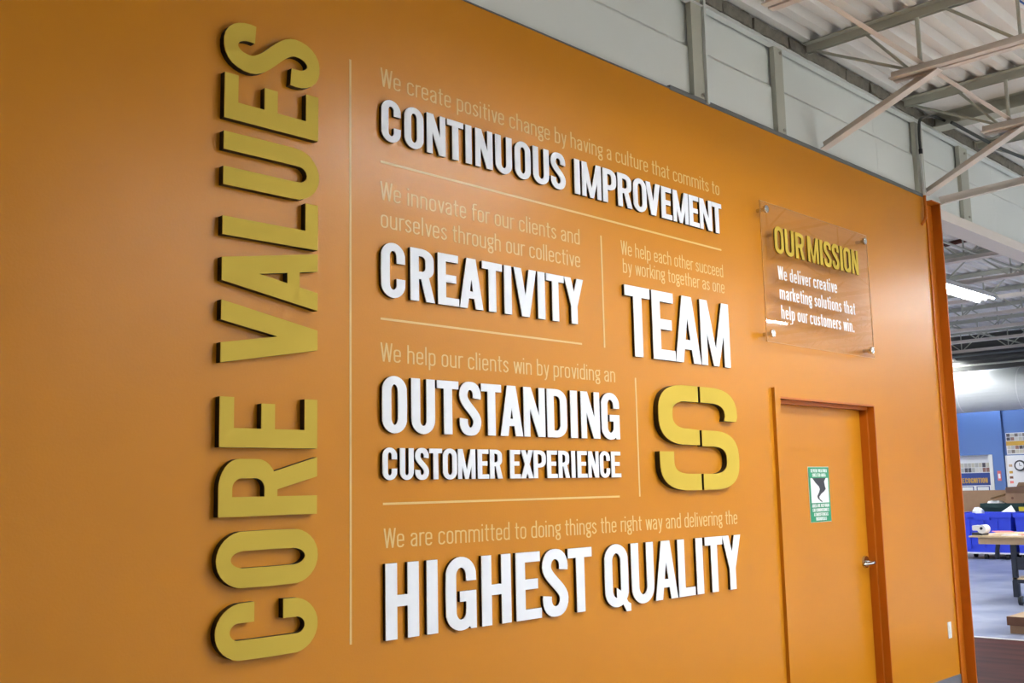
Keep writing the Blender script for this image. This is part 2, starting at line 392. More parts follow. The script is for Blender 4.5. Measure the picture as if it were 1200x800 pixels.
def words_line(text, x0, x1, zb, cap, y, m, parent, p=.075, name='word', boldf=False, d=.0008, yz=False):
    """flat cut lettering as wide as x0..x1; one mesh per word. yz: on a wall across X, reading towards -Y (x0 > x1)"""
    def G(c):
        if not boldf: return light(c, p)
        if c == ' ': return [], .25
        wd = {'I': .2, 'M': .62, 'W': .66}.get(c, .46); return bold(c, wd, .18 if c != 'I' else .2), wd+.08
    cache = {c: G(c) for c in set(text)}
    tot = sum(cache[c][1] for c in text)-.08; sx = (x1-x0)/tot; cur = 0; polys = []
    def flush():
        nonlocal polys
        if polys:
            U = union(polys); bm = bmesh.new()
            tf = (lambda u, v, dd: (y-dd, x0+u*sx, zb+v*cap)) if yz else (lambda u, v, dd: (x0+u*sx, y-dd, zb+v*cap))
            extrude(bm, U, tf, d, 0); obj(name, bm, m, parent); polys = []
    for c in text:
        g, adv = cache[c]
        if c == ' ': flush()
        else: polys += [[(q[0]+cur, q[1]) for q in pl] for pl in g]
        cur += adv
    flush()

# ================================================================== STRUCTURE
XE = 8.335                    # end of the orange wall
DX0, DX1, DZ = 5.885, 7.193, 2.075
bm = bmesh.new()
add_box(bm, -7, DX0, 0, .14, 0, 3.79); add_box(bm, DX1, XE, 0, .14, 0, 3.79); add_box(bm, DX0, DX1, 0, .14, DZ, 3.79)
struct(obj('wall_front', bm, ORANGE))
bm = bmesh.new(); add_box(bm, -7, DX0-.07, -.006, 0, 0, .1); add_box(bm, DX1+.006, XE, -.006, 0, 0, .1); struct(obj('baseboard_front', bm, GREY))
struct(box('trim_1', METAL, (-7, 4.88, -.004, .14, 3.79, 3.797)))
struct(box('trim_2', METAL, (4.88, XE, -.006, .14, 3.785, 3.812)))
# floor
FX = 11.06
struct(box('floor', FLOORD, (-7, FX, -1.6, 10, -.05, 0)))
struct(box('floor', FLOORP, (-7, FX, -14, -1.6, -.05, 0)))
struct(box('floor', FLOORG, (FX, 27, -4.6, 10, -.05, 0)))
struct(box('floor', FLOORP, (FX, 27, -14, -4.6, -.05, 0)))
struct(box('trim_3', HOUS, (FX-.03, FX+.03, -14, 10, 0, .004)))
# roof deck: trapezoid ribs along X
bm = bmesh.new(); prof = []; yy = -14.0
while yy < 10:
    prof += [(yy, 4.545), (yy+.055, 4.545), (yy+.078, 4.60), (yy+.127, 4.60)]; yy += .15
for (ya, za), (yb, zb) in zip(prof, prof[1:]):
    v = [bm.verts.new(p) for p in ((-7, ya, za), (27, ya, za), (27, yb, zb), (-7, yb, zb))]; bm.faces.new(v)
bmesh.ops.remove_doubles(bm, verts=bm.verts, dist=1e-5)
me_o = obj('ceiling', bm, DECK); struct(me_o)
sm = me_o.modifiers.new('thick', 'SOLIDIFY'); sm.thickness = .02; sm.offset = 1
# enclosing walls
struct(box('wall_left', mat('grey_plaster', rgb(150, 150, 148), .8), (-7.2, -7, -14, 10, 0, 4.6)))
struct(box('wall_back', PLASTER, (-7, 27, -14.2, -14, 0, 4.6)))
struct(box('wall_rear', PLASTER, (-7, 27, 10, 10.2, 0, 4.6)))
struct(box('wall_inner', PLASTER, (8.37, 8.47, .14, 10, 0, 4.54)))
# upper white wall: backing, lower and upper sheet panels, rough block course
wu = bpy.data.objects.new('wall_upper', None); C.objects.link(wu); wu.location = (0, .05, 3.8); struct(wu)
box('backing', UPPER, (-7, 24, .06, .16, 3.74, 4.545), wu)
xs = [-7, -4.5, -2.1, .3, 2.7, 5.19, 7.6, 10.0, 12.4, 14.8, 17.2, 19.6, 22, 24]
for a, b in zip(xs, xs[1:]):
    box('panel', UPPER, (a+.001, b-.001, .05, .06, 4.15, 4.40), wu)
    bm = bmesh.new(); add_bar(bm, (a+.001, .06, 3.745), (b-.001, .06, 3.745), [(0, 0), (0, .403), (.01, .403), (.027, .378), (.027, 0)]); obj('panel', bm, UPPER, wu)
x = 3.0
while x < 13:
    L = random.uniform(.36, .46); bm = bmesh.new(); add_box(bm, x, x+L-.012, .02+random.uniform(-.008, .008), .10, 4.462, 4.543)
    bmesh.ops.subdivide_edges(bm, edges=[e for e in bm.edges if abs(e.verts[0].co.x-e.verts[1].co.x) > .1], cuts=5)
    for v in bm.verts:
        if v.co.y < .06: v.co.y += random.uniform(-.008, .01); v.co.z += random.uniform(-.006, .004)
    obj('block', bm, BLOCK, wu); x += L
bm = bmesh.new(); add_bar(bm, (-7, .035, 4.40), (24, .035, 4.40), [(0, 0), (.05, 0), (.05, .006), (.006, .006), (.006, .062), (0, .062)])
struct(obj('trim_4', bm, UPPER))
# lintel beam under the upper wall beyond the column
bm = bmesh.new(); add_box(bm, 8.55, 24, -.015, .17, 3.655, 3.667); add_box(bm, 8.55, 24, -.015, -.005, 3.667, 3.74); add_box(bm, 8.55, 24, .16, .17, 3.667, 3.74)
struct(obj('trim_5', bm, STEELP))
# girder and flat closure plate by the column line
bm = bmesh.new(); add_box(bm, 8.56, 8.72, -13, -.02, 4.415, 4.425); add_box(bm, 8.635, 8.645, -13, -.02, 4.425, 4.53); add_box(bm, 8.56, 8.72, -13, -.02, 4.53, 4.54)
tag(obj('roof_girder', bm, STEEL), 'grey steel roof girder above the orange column, running away from the wall', 'girder')
tag(box('closure_plate', DECK, (8.18, 8.56, -13, -.03, 4.528, 4.54)), 'flat pale sheet closing the roof ribs between joist and girder', 'panel')

# door
d = bpy.data.objects.new('door_1', None); C.objects.link(d); d.location = ((DX0+DX1)/2, 0, 0); struct(d)
box('door_leaf', ORANGE, (DX0+.03, DX1-.03, .098, .14, .005, DZ-.03), d)
bm = bmesh.new(); add_box(bm, DX1-.008, DX1+.004, -.004, .05, 0, DZ); add_box(bm, DX1-.03, DX1-.008, .045, .14, 0, DZ); obj('door_jamb', bm, ORANGE_SHADED, d)
bm = bmesh.new(); add_box(bm, DX0-.065, DX0, -.022, 0, 0, DZ+.055); add_box(bm, DX0-.004, DX0+.008, -.004, .05, 0, DZ); add_box(bm, DX0+.008, DX0+.03, .045, .14, 0, DZ); obj('door_jamb', bm, ORANGE, d)
bm = bmesh.new(); add_box(bm, DX0+.008, DX1-.008, -.004, .05, DZ-.008, DZ+.004); add_box(bm, DX0+.03, DX1-.03, .045, .14, DZ-.03, DZ-.008); obj('door_head', bm, ORANGE_SHADED, d)
hx, hz = 7.105, 1.0
hd = tube('door_handle', CHROME, [(hx, .098, hz), (hx, .084, hz)], [.043, .040], d, 24)
bm = bmesh.new(); add_tube(bm, [(hx, .088, hz), (hx, .05, hz-.002), (hx, .034, hz-.002)], .011, 12)
add_tube(bm, [(hx+.012, .034, hz-.002), (hx-.02, .03, hz-.004), (hx-.07, .034, hz-.006), (hx-.125, .05, hz-.01)], [.013, .013, .010, .009], 12)
l = obj('lever', bm, CHROME, hd, smooth=True); l.location = (0, 0, 0)

# safety sign stuck on the door
sx0, sx1, sz0, sz1 = 6.388, 6.658, 1.295, 1.648
t = thing('safety_sign', 'green and white severe weather shelter sign with black tornado on the orange door', 'sign', ((sx0+sx1)/2, .098, sz0))
box('sign_panel', GREENS, (sx0, sx1, .093, .098, sz0, sz1), t)
Hs = sz1-sz0; Ws = sx1-sx0
box('sign_border', WHITEP, (sx0-.003, sx1+.003, .0955, .0975, sz0-.003, sz1+.003), t)
box('picture_field', WHITEP, (sx0+.07*Ws, sx1-.07*Ws, .092, .094, sz0+Hs*.345, sz0+Hs*.80), t)
TP = [(.10,1),(.86,1),(.76,.86),(.78,.72),(.83,.55),(.72,.45),(.55,.36),(.43,.24),(.45,.16),(.58,.07),(.60,.02),(.50,.07),(.36,.18),(.33,.27),(.44,.42),(.50,.55),(.45,.66),(.28,.80)]
U = union([TP]) 
bm = bmesh.new(); fx0, fx1, fz0, fz1 = sx0+.07*Ws, sx1-.07*Ws, sz0+Hs*.345, sz0+Hs*.80
extrude(bm, U, lambda u, v, dd: (fx0+u*(fx1-fx0), .092-dd, fz0+v*(fz1-fz0)), .0012, 0); obj('tornado_pictogram', bm, BLKPRINT, t)
for txt, fa, fb, zc in (('SEVERE WEATHER', .1, .9, .905), ('SHELTER AREA', .17, .83, .825), ('AREA DE REFUGIO', .08, .92, .265), ('EN CONDICIONES', .1, .9, .185), ('ATMOSFERICAS', .15, .85, .105), ('RIGUROSAS', .24, .76, .025)):
    words_line(txt, sx0+Ws*fa, sx0+Ws*fb, sz0+Hs*zc, Hs*.06, .093, WHITEP, t, boldf=True, name='printed_word')

# ================================================================== RAISED LETTERS
SFAC = {'CONTINUOUS': .21, 'IMPROVEMENT': .215, 'CREATIVITY': .205, 'OUTSTANDING': .21, 'CUSTOMER': .215, 'EXPERIENCE': .215, 'TEAM': .19, 'HIGHEST': .2, 'QUALITY': .2, 'CORE': .165, 'VALUES': .165, 'OUR': .175, 'MISSION': .18}
WORDS = [
('CONTINUOUS',3.009,3.189,[('C',2.761,2.867),('O',2.887,2.996),('N',3.015,3.125),('T',3.135,3.235),('I',3.248,3.286),('N',3.310,3.420),('U',3.439,3.549),('O',3.569,3.679),('U',3.696,3.810),('S',3.824,3.933)]),
('IMPROVEMENT',3.009,3.189,[('I',4.002,4.043),('M',4.060,4.212),('P',4.226,4.338),('R',4.350,4.472),('O',4.483,4.600),('V',4.595,4.725),('E',4.735,4.833),('M',4.845,4.991),('E',5.000,5.100),('N',5.107,5.230),('T',5.235,5.334)]),
('CREATIVITY',2.344,2.571,[('C',2.755,2.885),('R',2.914,3.051),('E',3.070,3.194),('A',3.198,3.342),('T',3.338,3.466),('I',3.480,3.527),('V',3.545,3.697),('I',3.707,3.757),('T',3.769,3.896),('Y',3.899,4.042)]),
('OUTSTANDING',1.785,2.014,[('O',2.757,2.889),('U',2.913,3.044),('T',3.057,3.181),('S',3.186,3.316),('T',3.319,3.445),('A',3.438,3.584),('N',3.591,3.736),('D',3.751,3.892),('I',3.919,3.969),('N',3.997,4.139),('G',4.152,4.296)]),
('CUSTOMER',1.595,1.723,[('C',2.758,2.834),('U',2.849,2.923),('S',2.931,3.006),('T',3.009,3.081),('O',3.085,3.167),('M',3.173,3.276),('E',3.290,3.359),('R',3.366,3.445)]),
('EXPERIENCE',1.595,1.723,[('E',3.493,3.562),('X',3.565,3.647),('P',3.650,3.733),('E',3.742,3.815),('R',3.822,3.902),('I',3.915,3.943),('E',3.959,4.033),('N',4.040,4.120),('C',4.128,4.208),('E',4.218,4.295)]),
('TEAM',2.218,2.591,[('T',4.374,4.590),('E',4.608,4.808),('A',4.812,5.053),('M',5.061,5.353)]),
('HIGHEST',0.967,1.264,[('H',2.770,2.944),('I',2.987,3.047),('G',3.092,3.269),('H',3.302,3.483),('E',3.515,3.680),('S',3.690,3.866),('T',3.870,4.043)]),
('QUALITY',0.967,1.264,[('Q',4.138,4.337),('U',4.350,4.535),('A',4.545,4.739),('L',4.750,4.900),('I',4.918,4.980),('T',5.006,5.175),('Y',5.178,5.362)]),
]
for wd, zb, zt, L in WORDS: raised_word(wd, zb, zt, L, 'white', WHITE, .017)
# the climbing gold title; H is the cap height along X
GH = 2.43-2.012
for wd, L in (('CORE', [('C',.974,1.172),('O',1.221,1.42),('R',1.471,1.683),('E',1.715,1.9)]), ('VALUES', [('V',2.015,2.242),('A',2.244,2.467),('L',2.482,2.660),('U',2.668,2.87),('E',2.921,3.10),('S',3.118,3.31)])):
    raised_word(wd, 0, GH, L, 'gold', GOLD, .03, vertical=True)

# emblem: squared S cut into four pieces
lx0, lx1, lz0, lz1 = 4.605, 5.365, 1.521, 2.088
t = thing('emblem', 'large gold squared letter S emblem cut by three slits, below the word TEAM', 'emblem', ((lx0+lx1)/2, 0, lz0))
def S_piece(kind):
    H, Wd = 1.0, 1.0; tv, th = .165, .155; e = 2.7
    if kind == 0:   # top right hook
        o = [(.52, 1), (.55, 1)]+earc(.62, .72, .38, .28, 90, 0, 12, e)+[(.985, .675)]; i = [(.52, 1-th), (.55, 1-th)]+earc(.62, .72, .38-tv, .28-th, 90, 0, 12, e)+[(.985-tv, .675)]
    elif kind == 1: # left bowl
        o = [(.49, 1)]+earc(.36, .715, .36, .285, 90, 270, 24, e)+[(.49, .43)]; i = [(.49, 1-th)]+earc(.36, .715, .36-tv, .285-th, 90, 270, 24, e)+[(.49, .43+th-.01)]
    elif kind == 2: # right bowl
        o = [(.52, .575)]+earc(.64, .2875, .36, .2875, 90, -90, 24, e)+[(.52, 0)]; i = [(.52, .575-th)]+earc(.64, .2875, .36-tv, .2875-th, 90, -90, 24, e)+[(.52, th)]
    else:
        o = [(.0, .365), (.0, .30)]+earc(.38, .28, .38, .28, 180, 270, 12, e)+[(.49, 0)]; i = [(tv, .365), (tv, .30)]+earc(.38, .28, .38-tv, .28-th, 180, 270, 12, e)+[(.49, th)]
    return ring(o, i)
for k in range(4):
    U = union(S_piece(k)); sk = lambda u, v: lx0+u*(lx1-lx0)
    tf = lambda u, v, dd: (sk(u, v), -dd, lz0+v*(lz1-lz0))
    bm = bmesh.new(); extrude(bm, U, tf, .0305, 0); pb = obj('emblem_piece', bm, BLACK, t)
    bm = bmesh.new(); extrude(bm, U, tf, .034, .0305); f = obj('emblem_face', bm, GOLD, pb); f.location = (0, 0, 0)

# ================================================================== FLAT LETTERING AND RULES
def caption(label, lines):
    t = thing('wall_caption', label, 'lettering', ((lines[0][1]+lines[0][2])/2, 0, lines[-1][3]), 'thin cream sentences on the orange wall')
    for txt, x0, x1, zb, cap in lines: words_line(txt, x0, x1, zb, cap, 0, CREAM, t)
caption('thin cream sentence on culture and positive change, above CONTINUOUS IMPROVEMENT', [('We create positive change by having a culture that commits to', 2.77, 5.347, 3.249, .082)])
caption('thin cream two line sentence on innovating for clients, above CREATIVITY', [('We innovate for our clients and', 2.766, 4.046, 2.754, .080), ('ourselves through our collective', 2.768, 4.045, 2.636, .080)])
caption('thin cream sentence on helping clients win, above OUTSTANDING', [('We help our clients win by providing an', 2.763, 4.294, 2.075, .078)])
caption('thin cream two line sentence on helping each other succeed, above TEAM', [('We help each other succeed', 4.378, 5.345, 2.754, .076), ('by working together as one', 4.39, 5.352, 2.658, .076)])
caption('thin cream sentence on doing things the right way, above HIGHEST QUALITY', [('We are committed to doing things the right way and delivering the', 2.775, 5.368, 1.324, .078)])
def rule(label, x0, x1, z0, z1):
    tag(box('divider_line', CREAM, (x0, x1, -.001, 0, z0, z1)), label, 'line', 'thin cream divider lines on the orange wall')
rule('tall vertical cream line beside the gold words CORE VALUES', 2.6055, 2.6155, .97, 3.32)
rule('long horizontal cream line under CONTINUOUS IMPROVEMENT', 2.768, 5.338, 2.9125, 2.9225)
rule('horizontal cream line under CREATIVITY', 2.764, 4.039, 2.247, 2.256)
rule('horizontal cream line under CUSTOMER EXPERIENCE', 2.772, 4.296, 1.495, 1.504)
rule('short vertical cream line between CREATIVITY and TEAM', 4.21, 4.221, 2.247, 2.828)
rule('short vertical cream line between OUTSTANDING and the gold emblem', 4.456, 4.467, 1.496, 2.108)

# ================================================================== MISSION SIGN
px0, px1, pz0, pz1 = 5.712, 7.14, 2.402, 3.278
t = thing('mission_sign', 'clear acrylic sign reading OUR MISSION on four metal standoffs, above the door', 'sign', ((px0+px1)/2, 0, pz0))
box('acrylic_panel', ACRYL, (px0, px1, -.056, -.048, pz0, pz1), t)
EDGE = mat('polished_acrylic_edge', rgb(226, 172, 110), .3)
for dd in ((px0-.0015, px0, -.0555, -.0485, pz0, pz1), (px1, px1+.0015, -.0555, -.0485, pz0, pz1), (px0, px1, -.0555, -.0485, pz0-.0015, pz0), (px0, px1, -.0555, -.0485, pz1, pz1+.0015)): box('panel_edge', EDGE, dd, t)
for a in (px0+.052, px1-.052):
    for b in (pz0+.05, pz1-.05):
        bm = bmesh.new(); add_tube(bm, [(a, 0, b), (a, -.047, b)], .012, 16); add_tube(bm, [(a, -.0565, b), (a, -.070, b), (a, -.073, b)], [.024, .024, .02], 20); obj('standoff', bm, CHROME, t)
raised_word('OUR', 2.968, 3.138, [('O',5.849,5.955),('U',5.975,6.083),('R',6.105,6.215)], 'gold', GOLD, .009, -.0565, t)
raised_word('MISSION', 2.968, 3.138, [('M',6.262,6.404),('I',6.422,6.458),('S',6.476,6.577),('S',6.589,6.687),('I',6.703,6.738),('O',6.754,6.855),('N',6.871,6.965)], 'gold', GOLD, .009, -.0565, t)
for txt, a, b, z in (('We deliver creative', 5.878, 6.645, 2.803), ('marketing solutions that', 5.885, 6.888, 2.68), ('help our customers win.', 5.892, 6.859, 2.557)):
    words_line(txt, a, b, z, .086, -.0565, WHITEP, t, p=.12, name='printed_word')

# ================================================================== WALL FITTINGS
t = thing('wall_outlet', 'white wall outlet plate low on the orange wall near the column', 'outlet', (8.196, 0, .376))
box('cover_plate', WHITEP, (8.165, 8.225, -.006, 0, .376, .494), t, .001)
for z in (.405, .445): box('socket', WHITEP, (8.18, 8.21, -.009, -.005, z, z+.026), t, .001)
t = thing('steel_column', 'orange painted steel column closing the right end of the orange wall', 'column', (8.42, 0, 0))
bm = bmesh.new(); add_box(bm, 8.35, 8.50, .012, .13, 0, 3.745); obj('column_web', bm, ORANGE_SHADED, t)
bm = bmesh.new(); add_box(bm, 8.49, 8.504, -.058, .14, 0, 3.75); obj('column_flange', bm, ORANGE_SHADED, t)
box('cap_plate', ORANGE_SHADED, (8.335, 8.51, -.058, .14, 3.75, 3.758), t)
box('edge_bead', ORANGE_SHADED, (8.335, 8.352, -.012, .13, 0, 3.745), t)

def strut(x0, x1, z0, z1, label, edge=0):
    t = thing('wall_strut', label, 'strut', ((x0+x1)/2, .03, z0), 'grey steel straps on the white upper wall')
    bm = bmesh.new(); add_box(bm, x0, x1, .0, .008, z0, z1); add_box(bm, x0, x0+.008, .008, .035, z0, z1); obj('strap_plate', bm, STEEL, t)
    if edge: box('edge_flange', UPPER, (x1, x1+.02, -.02, .008, z0-.01, z1), t)
    for z in ([z0+.035, z1-.05]):
        tube('bolt', CHROME, [((x0+x1)/2+.02, 0, z), ((x0+x1)/2+.02, -.01, z)], .011, t, 6)
strut(5.135, 5.245, 3.80, 4.54, 'grey steel strap with white edge, leftmost on the white upper wall', 1)
strut(6.085, 6.19, 3.805, 4.42, 'short grey steel strap, second from the left on the white upper wall')
strut(8.25, 8.385, 3.80, 4.42, 'grey steel strap on the white upper wall directly above the orange column')
strut(9.15, 9.32, 3.75, 4.40, 'grey steel strap on the white upper wall right of the orange column')
strut(10.9, 11.06, 3.75, 4.40, 'grey steel strap farthest right on the white upper wall')

# ------------------------------------------------------------------ roof joists
TC, BC = 4.495, 4.135
def joist(x, sgn, ylen, label, group):
    """sgn -1: in front of the wall, +1: behind it"""
    t = thing('bar_joist', label, 'joist', (x, 0, BC), group)
    Y = lambda v: sgn*v
    bm = bmesh.new()
    for f in (1, -1): add_bar(bm, (x+.012*f, Y(.0), TC+.043), (x+.012*f, Y(ylen), TC+.043), [(0, 0), (.055*f*sgn, 0), (.055*f*sgn, -.007), (.007*f*sgn, -.007), (.007*f*sgn, -.058), (0, -.058)])
    obj('top_chord', bm, STEEL, t)
    bm = bmesh.new()
    for f in (1, -1): add_bar(bm, (x+.012*f, Y(.58), BC-.02), (x+.012*f, Y(ylen), BC-.02), [(0, 0), (.05*f*sgn, 0), (.05*f*sgn, .007), (.007*f*sgn, .007), (.007*f*sgn, .055), (0, .055)])
    obj('bottom_chord', bm, STEELP, t)
    rods = [((.05, TC-.01), (.70, BC+.02)), ((.40, TC+.02), (.70, BC+.02)), ((.77, TC), (.77, BC))]
    y = .92
    while y+.9 < ylen:
        rods += [((y, TC+.02), (y+.46, BC)), ((y+.46, BC), (y+.92, TC+.02)), ((y+.46, BC), (y+.46, TC+.02))]; y += .92
    for (a, za), (b, zb) in rods:
        bm = bmesh.new(); add_tube(bm, [(x, Y(a), za), (x, Y(b), zb)], .011 if a != .77 else .014, 6); obj('web_rod', bm, STEEL, t)
    return t
NAMES = ['nearest', 'second', 'third', 'fourth', 'fifth', 'sixth', 'seventh', 'eighth', 'ninth', 'tenth', 'eleventh']
j0 = joist(6.55, -1, 9, 'grey steel roof joist nearest the camera, left of the orange column', 'roof joists in front of the wall')
for k in range(1, 11):
    c = copy_tree(j0, (6.55+1.55*k, 0, BC))
    c['label'] = 'grey steel roof joist over the front hall, %s from the camera' % NAMES[k]
c = copy_tree(j0, (5.0, 0, BC)); c['label'] = 'grey steel roof joist over the front hall, directly before the leftmost wall strap'
k0 = joist(9.65, 1, 8, 'grey open web roof joist of the rear hall, nearest seen under the white upper wall', 'roof joists behind the wall')
for k in range(1, 10):
    c = copy_tree(k0, (9.65+1.55*k, 0, BC))
    c['label'] = 'grey open web roof joist of the rear hall, %s beyond the white upper wall' % NAMES[k]
# knee braces from wall to bottom chord
for k, (xa, za, xb, lab) in enumerate(((6.65, 3.81, 6.55, 'diagonal steel brace rising from the top of the orange wall, left of the column'),
                             (8.33, 3.80, 8.1, 'diagonal steel brace rising from the wall directly above the orange column'),
                             (8.66, 3.79, 9.65, 'thin diagonal steel brace rising right from the corner of the orange column'))):
    bm = bmesh.new(); ang = [(0, 0), (.05, 0), (.05, .006), (.006, .006), (.006, .05), (0, .05)]
    ye, ze = (-.89, 4.10) if k < 2 else (-.80, 4.10)
    add_bar(bm, (xa, -.02, za), (xb, ye, ze), [(-.035, 0), (.035, 0), (.035, .007), (-.028, .007), (-.028, .07), (-.035, .07)])
    tag(obj('knee_brace', bm, STEELP), lab, 'brace', 'diagonal braces from wall to joists')
for yv, zv, lab in ((-.76, 4.175, 'thin pale bridging bar crossing under the front joists near the wall'),):
    bm = bmesh.new(); add_bar(bm, (4.0, yv, zv), (23.5, yv, zv), angle(.035, .005)); tag(obj('bridging_bar', bm, STEELP), lab, 'bar')
for yv, zv, lab in ((1.25, 4.17, 'bridging bar of the rear hall nearer the wall'), (3.9, 4.17, 'bridging bar of the rear hall farther from the wall')):
    bm = bmesh.new(); add_bar(bm, (8.5, yv, zv), (23.5, yv, zv), angle(.03, .005)); tag(obj('bridging_bar', bm, STEEL), lab, 'bar')
bm = bmesh.new(); add_box(bm, 22.1, 22.25, .3, 9.9, 3.74, 3.752); add_box(bm, 22.17, 22.18, .3, 9.9, 3.752, 4.46); add_box(bm, 22.1, 22.25, .3, 9.9, 4.45, 4.46)
tag(obj('roof_girder', bm, DARKG), 'dark steel girder crossing just above the white duct in the rear hall', 'girder')
for k, (xx, zz, rr_) in enumerate(((21.95, 3.83, .02), (21.9, 3.93, .03), (21.95, 4.03, .02))):
    tag(tube('roof_pipe', (STEEL, DARKG, METAL)[k], [(xx, .4, zz), (xx, 9.8, zz)], rr_), ('thin pale pipe lowest on the dark girder above the duct', 'thicker dark pipe in the middle of the girder above the duct', 'thin grey pipe highest on the dark girder above the duct')[k], 'pipe')
tag(tube('sprinkler_pipe', mat('rust_brown_paint', rgb(92, 50, 36), .6), [(13.5, 1.89, 4.513), (13.37, 1.38, 4.513)], .03), 'short rust brown pipe under the rear hall roof, near the column top', 'pipe')
# cables
t = thing('wall_conduit', 'conduit running down the upper wall and bending into the orange wall top', 'conduit', (8.28, -.03, 3.55))
tube('dark_cable', CABLE, catmull([(8.62, -.10, 4.47), (8.45, -.08, 4.47), (8.30, -.04, 4.43), (8.275, -.025, 4.33), (8.275, -.025, 4.15)], 5), .012, t)
tube('coupling', RUBBER, [(8.275, -.025, 4.17), (8.276, -.025, 4.13)], .016, t)
tube('white_conduit', UPPER, [(8.276, -.025, 4.14), (8.282, -.025, 3.79)], .012, t)
tube('orange_conduit', ORANGE_SHADED, catmull([(8.282, -.025, 3.80), (8.283, -.025, 3.68), (8.27, -.022, 3.60), (8.235, -.005, 3.55)], 5), .012, t)
tag(tube('power_cable', CABLE, catmull([(8.5, -.2, 4.40), (9.1, -.33, 4.30), (9.6, -.40, 4.28)], 6), .014), 'slack dark cable hanging among the joists above the orange column', 'cable')
tag(tube('data_cable', BLUEC, catmull([(6.62, -1.30, 4.50), (7.0, -1.36, 4.46), (7.5, -1.45, 4.44), (8.0, -1.55, 4.46)], 6), .006), 'thin blue cable under the roof deck at the upper right corner', 'cable')

# ------------------------------------------------------------------ strip lights
def strip(x0, x1, y, z, label, group, closed=False):
    t = thing('strip_light', label, 'light', ((x0+x1)/2, y, z), group)
    bm = bmesh.new()
    for s in (-1, 1): add_bar(bm, (x0, y, z), (x1, y, z), [(.15*s, -.045), (.068*s, .04), (.074*s, .045), (.156*s, -.045)])
    for xx in (x0+.05, (x0+x1)/2, x1-.05): add_box(bm, xx-.01, xx+.01, y-.075, y+.075, z+.035, z+.045)
    add_box(bm, x0, x1, y-.026, y+.026, z+.0, z+.05)
    if closed: add_box(bm, x0, x1, y-.08, y+.08, z+.045, z+.052)
    obj('reflector', bm, HOUS, t)
    for s in (-1, 1): tube('lamp_tube', TUBEM, [(x0+.03, y+.055*s, z), (x1-.03, y+.055*s, z)], .019, t, 8)
    for xx in (x0+.3, x1-.3): tube('hanger_rod', STEEL, [(xx, y, z+.05), (xx, y, z+.09)], .005, t, 4)
    return t
G1 = 'strip lights of the front hall'
s0 = strip(12.6, 14.85, -5.0, 4.0, 'bright strip light of the front hall mirrored in the acrylic sign', G1)
ROWS = ((-2.5, 'first', (5.3, 14.4, 18.2)), (-5.0, 'second', (5.0, 9.0, 19.4)), (-7.8, 'third', (6.2, 9.6, 13.3, 17.6, 21.4)), (-10.5, 'fourth', (6.2, 9.0, 13.3, 17.6, 21.4)))
POS = [(x, y, 'front hall strip light, %s row out, %s in the row' % (rn, ('nearest', 'second', 'third', 'fourth', 'fifth', 'farthest')[k])) for y, rn, xs_ in ROWS for k, x in enumerate(xs_)]
for i, (x, y, lab) in enumerate(POS):
    c = copy_tree(s0, (x, y, 4.0)); c['label'] = lab
s1 = strip(11.5, 15.15, 1.97, 4.02, 'bright strip light hanging in the rear hall right of the orange column', 'strip lights of the rear hall', True)
for x, y, lab in ((22.3, 5.38, 'small far strip light above the white duct'), (14.1, 6.5, 'lit strip light of the rear hall hidden behind the wall end'), (19.3, 7.8, 'unseen strip light added to brighten the rear hall, farthest to the left')):  # the last one is out of view, added to brighten the rear hall
    c = copy_tree(s1, (x, y, 4.02)); c['label'] = lab

# ================================================================== REAR HALL, FAR SIDE
# blue wall with a white opening (window_1) and a white board
WX = 24.0
bm = bmesh.new(); add_box(bm, WX, WX+.15, 5.335, 10, 0, 4.54); 
bm.free(); bm = bmesh.new()
add_box(bm, WX, WX+.15, -14, 5.335, 0, 4.54); add_box(bm, WX, WX+.15, 6.6, 10, 0, 4.54); add_box(bm, WX, WX+.15, 5.335, 6.6, 2.075, 4.54); add_box(bm, WX, WX+.15, 5.335, 6.6, 0, .9)
struct(obj('wall_far', bm, BLUEW))
struct(box('trim_6', BLUEW, (WX-.06, WX, 5.08, 5.14, 0, 4.5)))
wn = bpy.data.objects.new('window_1', None); C.objects.link(wn); wn.location = (WX, 5.97, .9); struct(wn)
bm = bmesh.new(); add_box(bm, WX-.02, WX+.16, 5.335, 5.41, .9, 2.075); add_box(bm, WX-.02, WX+.16, 6.48, 6.6, .9, 2.075); add_box(bm, WX-.02, WX+.16, 5.41, 6.48, .9, .98)
obj('window_frame', bm, HOUS, wn); box('inner_wall', PAPER, (WX+.17, WX+.22, 5.3, 6.65, .85, 2.12), wn)
# posters
def collage(parent, y0, y1, z0, z1, x, n, m):
    cols = [mat('print_tone_%d' % i, rgb(*c), .6) for i, c in enumerate(((220, 216, 210), (130, 120, 112), (80, 76, 84), (186, 184, 180), (150, 110, 100), (205, 200, 185)))] if not collage.c else collage.c
    collage.c = cols
    for i in range(n):
        for j in range(m):
            a = y0+(y1-y0)*i/n; b = y0+(y1-y0)*(i+1)/n; c_ = z0+(z1-z0)*j/m; d_ = z0+(z1-z0)*(j+1)/m
            bm = bmesh.new(); add_box(bm, x-.004-.001*random.random(), x, min(a, b)+.005, max(a, b)-.005, c_+.005, d_-.005); obj('printed_photo', bm, random.choice(cols), parent)
collage.c = None
t = thing('recognition_poster', 'blue poster with yellow lettering RECOGNITION under a photo strip, in the white opening', 'poster', (24.15, 5.7, 1.2))
box('poster_sheet', PAPER, (24.155, 24.168, 5.46, 6.18, 1.20, 1.92), t)
collage(t, 6.17, 5.47, 1.70, 1.91, 24.154, 9, 2)
box('blue_band', NAVY, (24.150, 24.154, 5.465, 6.175, 1.42, 1.69), t)
words_line('RECOGNITION', 6.14, 5.53, 1.47, .11, 24.150, OCHRE, t, boldf=True, name='printed_word', d=.002, yz=True)
